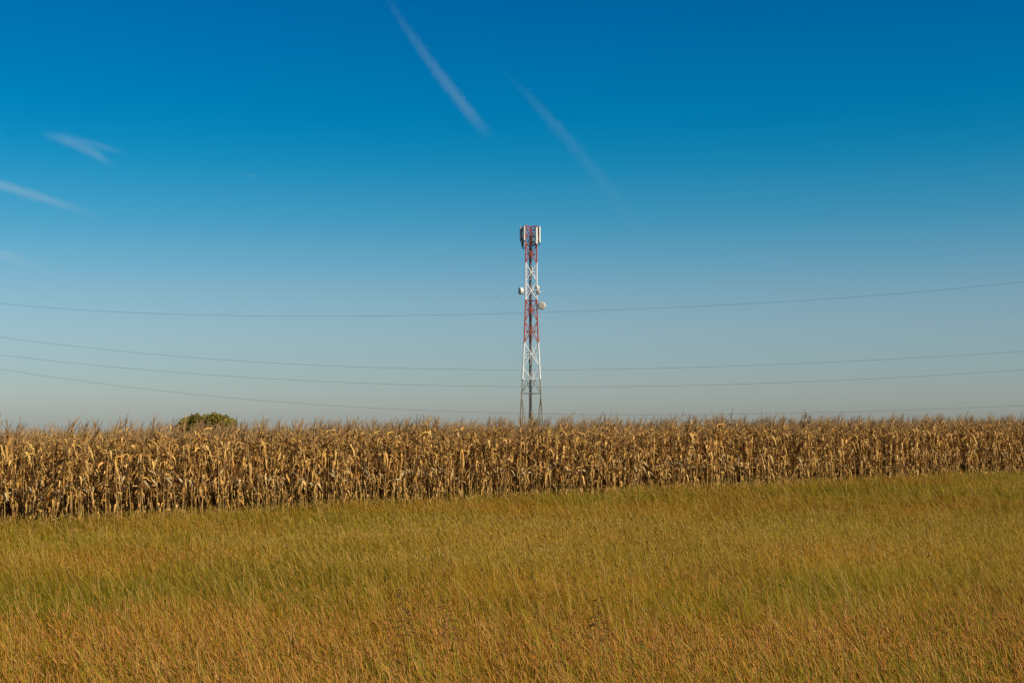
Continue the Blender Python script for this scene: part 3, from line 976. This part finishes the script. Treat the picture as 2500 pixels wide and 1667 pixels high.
def bristles(base, dirv, length, rad, col, per, r):
    """fine hairs standing off the spikes"""
    n = len(base) * per
    b = np.repeat(base, per, 0); d = np.repeat(dirv / np.linalg.norm(dirv, axis=1)[:, None], per, 0)
    L = np.repeat(length, per); R = np.repeat(rad, per); C = np.repeat(col, per, 0) * r.uniform(.75, 1.3, (n, 1))
    t = r.uniform(.05, .95, n)
    p = b + d * (L * t)[:, None]; p[:, 2] -= L * .12 * t ** 2
    v = r.normal(size=(n, 3)); v -= d * (v * d).sum(1)[:, None] * .2
    v /= np.linalg.norm(v, axis=1)[:, None]
    q = p + (v * .75 + d * .8) * (R * r.uniform(1.2, 2.4, n))[:, None]
    global g_off
    s = np.cross(q - p, np.array([0, 1.0, 0])); s /= np.linalg.norm(s, axis=1)[:, None] + 1e-9
    s *= (R * .16)[:, None]
    V = np.stack([p - s, p + s, q + s * .3, q - s * .3], 1)
    GV.append(V.reshape(-1, 3)); GQ.append(np.arange(4 * n).reshape(-1, 4) + g_off); GC.append(np.repeat(C, 4, 0)); g_off += 4 * n

def mixcol(pal, n, r, var=.2):
    pal = np.asarray(pal)
    return pal[r.integers(len(pal), size=n)] * r.uniform(1 - var, 1 + var, (n, 1))

def build_grass():
    r = np.random.default_rng(3)
    # zones on the ground: where the orange foxtails stand, where the golden straw stands, where it is green
    def zones(x, y):
        n1 = vnoise(x, y, 2.2, 1); n2 = vnoise(x, y, 5.0, 2); n3 = vnoise(x, y, .9, 4)
        dd = y + 1.6 * (n1 - .5) + 1.5 * (n2 - .5)
        fox = np.clip(1.1 * (1 - sstep(14.2, 17.6, dd)) + .35 * (n1 - .35), 0, 1)
        gold = sstep(21.5, 25.0, dd + 1.5 * n3) * (1 - sstep(30, 36, dd)) * (.25 + .75 * sstep(-9, 1.0, x + 5 * (n2 - .5)))
        green = np.clip(sstep(.42, .72, n1 * .6 + n3 * .4) + .55 * sstep(16.3, 18.2, dd) * (1 - sstep(20.5, 23.5, dd)), 0, 1)
        return fox, gold, green, n1, n2, n3
    def patch_tint(x, y):
        # patches of different plants: rusty brown, straw and olive
        p = sstep(.2, .8, .65 * vnoise(x, y, 3.2, 55) + .35 * vnoise(x, y, 1.1, 56))[:, None]
        s = (.80 + .4 * vnoise(x, y, 1.7, 57))[:, None]
        return (np.array([.80, 1.0, .8]) * (1 - p) + np.array([1.16, .93, 1.0]) * p) * s
    GREEN = [(.17, .145, .012), (.20, .155, .014), (.13, .13, .010), (.22, .16, .018)]
    OLIVE = [(.27, .165, .016), (.31, .19, .02), (.22, .14, .012), (.33, .21, .03)]
    STRAW = [(.46, .30, .05), (.52, .36, .08), (.40, .24, .035)]
    ORANGE = [(.46, .215, .050), (.50, .24, .062), (.40, .175, .036), (.54, .28, .07), (.44, .20, .055), (.48, .24, .036), (.52, .23, .035)]
    LEAN = math.pi * .97                                   # wind lean: towards the left
    # 1. fine low grass everywhere
    x, y, q = sample(lambda d: np.interp(d, [9, 16, 24, 36, 66], [1200, 930, 560, 300, 140]), 10.5, 68, r)
    n = len(x); fox, gold, green, n1, n2, n3 = zones(x, y)
    z = ground_z(x, y)
    h = r.uniform(.12, .36, n) * (.55 + .5 * n1 + .45 * n3) * (1 - .25 * sstep(-.5, .4, q))
    c = mixcol(OLIVE, n, r, .25); g = mixcol(GREEN, n, r, .25)
    pick = (r.uniform(size=n) < .25 + .5 * green * (1 - .6 * gold))[:, None]
    c = np.where(pick, g, c)
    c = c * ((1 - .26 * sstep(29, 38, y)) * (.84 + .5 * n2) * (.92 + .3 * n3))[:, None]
    sg = mixcol(STRAW, n, r); c = np.where((r.uniform(size=n) < .8 * gold)[:, None], sg * 1.25, c)
    c = np.where((r.uniform(size=n) < .09)[:, None], c * np.array([.22, .2, .2]), c)
    c = np.where((r.uniform(size=n) < .04)[:, None], c * 1.6, c)
    c = c * patch_tint(x, y)
    wd = np.interp(y, [10, 20, 40, 66], [.0045, .0058, .009, .013]) * r.uniform(.7, 1.5, n)
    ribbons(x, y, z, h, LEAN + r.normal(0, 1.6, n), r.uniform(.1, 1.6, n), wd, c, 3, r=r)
    # 2. hair-fine panicle haze in the tops
    x, y, q = sample(lambda d: np.interp(d, [9, 16, 24, 36, 66], [700, 1050, 760, 280, 70]), 10.5, 60, r)
    n = len(x); fox, gold, green, n1, n2, n3 = zones(x, y)
    z = ground_z(x, y) + r.uniform(.12, .34, n) * (.85 + .3 * n1)
    c = mixcol([(.36, .25, .045), (.29, .215, .028), (.42, .28, .07), (.25, .21, .02), (.33, .21, .035)], n, r, .3)
    c = c * patch_tint(x, y)
    ribbons(x, y, z, r.uniform(.03, .10, n), r.uniform(0, 6.28, n), r.uniform(.2, 2.6, n), np.interp(y, [10, 20, 60], [.0028, .0038, .009]), c, 2, 1.2, r=r)
    # 3. foxtail stems with spikes
    x, y, q = sample(lambda d: np.interp(d, [9, 16, 24, 36, 66], [360, 290, 160, 80, 40]), 10.5, 68, r)
    fox, gold, green, n1, n2, n3 = zones(x, y)
    k = r.uniform(size=len(x)) < np.clip(.10 + .95 * fox + .7 * gold, 0, 1) * (.35 + 1.0 * n3)
    x, y, q, fox, gold, n1 = x[k], y[k], q[k], fox[k], gold[k], n1[k]
    n = len(x); z = ground_z(x, y)
    h = r.uniform(.28, .52, n) * (.78 + .45 * n1) * (1 - .3 * sstep(-.8, .3, q))
    az = LEAN + r.normal(0, 1.0, n); lean = np.abs(r.normal(.34, .22, n))
    sc = mixcol([(.40, .27, .045), (.32, .25, .03), (.46, .31, .07)], n, r)
    wd = np.interp(y, [10, 20, 40, 66], [.0035, .0045, .007, .010])
    P = ribbons(x, y, z, h, az, lean, wd, sc, 3, 1.25, .7, r=r)
    hc = mixcol(ORANGE, n, r, .2); hg = mixcol([(.44, .27, .055), (.50, .32, .075), (.40, .23, .05), (.38, .25, .04)], n, r, .25)
    w = np.clip(gold * 1.1 + sstep(17, 22, y) * .55, 0, 1)
    hc = np.where((r.uniform(size=n) < w)[:, None], hg, hc)
    dk = (r.uniform(size=n) < .03)[:, None]; hc = np.where(dk, hc * .3, hc * 1.12)
    d = P[:, -1] - P[:, -2]
    d /= np.linalg.norm(d, axis=1)[:, None]
    hd = d + r.normal(0, .10, (n, 3)); hl = r.uniform(.05, .14, n) * r.uniform(.8, 1.1, n)
    hr = np.interp(y, [10, 20, 40, 66], [.0056, .0058, .008, .010]) * r.uniform(.65, 1.25, n)
    heads(P[:, -1] - d * .01, hd, hl, hr, hc)
    kk = y < 24
    bristles((P[:, -1] - d * .01)[kk], hd[kk], hl[kk], hr[kk], hc[kk], 10, r)
    # 4. long pale straw stems, fewer
    x, y, q = sample(lambda d: np.interp(d, [9, 16, 24, 36, 66], [120, 80, 36, 16, 8]), 10.5, 66, r)
    fox, gold, green, n1, n2, n3 = zones(x, y)
    n = len(x); z = ground_z(x, y)
    h = r.uniform(.36, .62, n) * np.interp(y, [10, 16, 20], [1.15, 1.1, 1]) * (1 - .4 * sstep(-.8, .3, q))
    c = mixcol([(.50, .38, .14), (.42, .35, .07), (.32, .32, .04), (.56, .44, .22), (.24, .27, .03), (.40, .26, .06)], n, r, .25)
    P = ribbons(x, y, z, h, LEAN + r.normal(0, .6, n), np.abs(r.normal(.42, .25, n)), np.interp(y, [10, 20, 66], [.0048, .0054, .011]), c, 4, 1.2, .4, r=r)
    # 5. broader green blades in scattered tufts
    x, y, q = sample(lambda d: np.interp(d, [9, 16, 24, 36, 66], [44, 40, 24, 13, 8]), 10.5, 66, r)
    fox, gold, green, n1, n2, n3 = zones(x, y)
    k = r.uniform(size=len(x)) < .15 + 1.0 * green
    x, y, q = x[k], y[k], q[k]; n = len(x); z = ground_z(x, y)
    c = mixcol([(.12, .18, .012), (.15, .22, .018), (.085, .13, .010), (.22, .27, .03), (.07, .09, .01)], n, r, .25)
    ribbons(x, y, z, r.uniform(.18, .42, n), r.uniform(0, 6.28, n), r.uniform(.1, .9, n), np.interp(y, [10, 20, 66], [.007, .008, .014]), c, 4, 1.8, r=r)
    # 5b. ragged field margin: taller weeds and fallen corn leaves along the front row
    x, y, q = sample(lambda d: np.full_like(d, 26.0), 30, 66, r)
    k = (q > -1.3) & (r.uniform(size=len(x)) < .15 + 1.1 * sstep(.5, .75, vnoise(x, y, .7, 31)))
    x, y = x[k], y[k]; n = len(x); z = ground_z(x, y)
    c = mixcol([(.13, .16, .014), (.17, .17, .02), (.26, .17, .03), (.20, .19, .02), (.34, .21, .05)], n, r, .3)
    ribbons(x, y, z, r.uniform(.22, .58, n), r.uniform(0, 6.28, n), r.uniform(.1, .8, n), r.uniform(.008, .020, n), c, 4, 1.6, r=r)
    x, y, q = sample(lambda d: np.full_like(d, 10.0), 30, 66, r)
    k = q > -.8; x, y = x[k], y[k]; n = len(x); z = ground_z(x, y) + r.uniform(.05, .28, n)
    ribbons(x, y, z, r.uniform(.08, .3, n), r.uniform(0, 6.28, n), r.uniform(.8, 3.0, n), r.uniform(.02, .05, n), mixcol([(.44, .32, .14), (.36, .25, .10), (.5, .38, .2)], n, r, .2), 4, 1.2, r=r)
    # 6. tiny pale flowers, in loose patches
    x, y, q = sample(lambda d: np.interp(d, [9, 20, 40, 66], [1.0, 2.5, 2.5, 1.5]), 17, 60, r)
    k = (vnoise(x, y, 1.6, 9) > .70) & (q < -.5); x, y = x[k], y[k]; n = len(x)
    z = ground_z(x, y) + r.uniform(.27, .38, n)
    ribbons(x, y, z, np.full(n, .013), r.uniform(0, 6, n), np.full(n, .4), np.full(n, .012), mixcol([(.72, .64, .42)], n, r, .1), 2, 1, .8, r=r)
    me = mesh_np('meadow_grass', np.concatenate(GV), np.concatenate(GQ), np.concatenate(GC))
    me.materials.append(plant_mat('meadow_grass', .3, .85, 0, .05, detail=False))
    o = bpy.data.objects.new('meadow_grass', me); COL.objects.link(o)
    tag(o, 'tall dry orange and olive meadow grass in front of the corn', 'grass', kind='stuff')
    print('grass faces', len(me.polygons))
build_grass()

# ------------------------------------------------------------------ tall weeds that stand out of the grass
def build_weed(px, py_foot, seed, height, panicle, lab, lean):
    d = (CH - .1) * FPX / (py_foot - HORIZON)
    p = unproj(px, py_foot, d)
    gz = float(ground_z(p.x, p.y))
    r = np.random.default_rng(seed)
    root = empty('tall_weed', (p.x, p.y, gz)); tag(root, lab, 'weed', 'tall weeds in the grass')
    V, Q, C = [], [], []
    tt = np.linspace(0, 1, 8)
    ax = np.stack([lean * height * tt ** 1.3, .02 * np.sin(tt * 5), height * tt], 1)
    sc = np.array([.24, .30, .018])
    np_tube(ax, .0065 * (1 - .6 * tt), 5, sc + np.array([.12, .03, .0]) * tt[:, None], V, Q, C)
    me = mesh_np('stem', np.concatenate(V), np.concatenate(Q), np.concatenate(C)); me.materials.append(M_WEED)
    o = bpy.data.objects.new('stem', me); COL.objects.link(o); o.parent = root
    V, Q, C = [], [], []
    for k in range(5):                                     # strap leaves
        f = .15 + .11 * k
        s = np.array([np.interp(f, tt, ax[:, j]) for j in range(3)])
        az = r.uniform(0, 6.28); L = r.uniform(.14, .28)
        t = np.linspace(0, 1, 6)
        c = s + np.stack([np.cos(az) * L * t, np.sin(az) * L * t * .7, L * (.9 * t - 1.1 * t ** 2)], 1)
        sd = np.array([-math.sin(az) * .6 + .4, math.cos(az) * .6, .2]) * .010
        w = (np.minimum(1, .4 + 3 * t) * (1 - t ** 2) + .05)[:, None]
        b0 = sum(len(a) for a in V)
        V.append(np.stack([c - sd * w, c + sd * w], 1).reshape(-1, 3))
        i = np.arange(5)[:, None] * 2
        Q.append(np.concatenate([i, i + 1, i + 3, i + 2], 1) + b0)
        C.append(np.tile([.13, .18, .018], (12, 1)) * r.uniform(.8, 1.3))
    me = mesh_np('leaves', np.concatenate(V), np.concatenate(Q), np.concatenate(C)); me.materials.append(M_WEED)
    o = bpy.data.objects.new('leaves', me); COL.objects.link(o); o.parent = root
    if panicle:
        V, Q, C = [], [], []
        for k in range(26):
            f = 1 - .42 * (k / 26) ** .8
            s = np.array([np.interp(f, tt, ax[:, j]) for j in range(3)])
            az = r.uniform(0, 6.28); L = r.uniform(.05, .13) * (1.25 - .8 * (f - .58) / .42)
            t = np.linspace(0, 1, 5)
            dirx, diry = math.cos(az), math.sin(az)
            c = s + np.stack([dirx * L * t, diry * L * t, L * (.55 * t - .7 * t ** 2)], 1)
            np_tube(c, .0036 * np.array([.4, .5, 1, 1.5, .5]), 4, np.array([.21, .095, .03]) * r.uniform(.6, 1.4), V, Q, C)
            for j in range(3):
                b = c[2 + j % 3] ; e = b + np.array([dirx * .6 + r.normal(0, .5), diry * .6 + r.normal(0, .5), r.normal(-.1, .4)]) * .028
                np_tube([b, (b + e) / 2, e], [.001, .0042, .001], 4, np.array([.20, .09, .028]) * r.uniform(.6, 1.5), V, Q, C)
        me = mesh_np('seed_panicle', np.concatenate(V), np.concatenate(Q), np.concatenate(C)); me.materials.append(M_WEED)
        o = bpy.data.objects.new('seed_panicle', me); COL.objects.link(o); o.parent = root
M_WEED = plant_mat('weed_green', .2, .7, .05, detail=False)
build_weed(1003, 1672, 1, 1.05, True, 'tall green weed with brown branching panicle, leftmost of three near the bottom edge', -.08)
build_weed(1122, 1676, 2, 1.0, True, 'tall green weed with brown branching panicle, middle one of the three near the bottom edge', -.14)
build_weed(1471, 1680, 3, 1.0, True, 'tall green weed with loose brown panicle, right of the three near the bottom edge', -.04)
build_weed(1400, 1660, 4, .62, False, 'bare leaning green weed stalk between the middle and right panicle weeds', -.32)
build_weed(660, 1664, 5, .75, False, 'thin yellow green stalk leaning left near the bottom edge, left of the panicle weeds', -.42)
build_weed(1548, 1672, 6, .8, False, 'thin upright green stalk at the bottom edge, right of the panicle weeds', -.2)
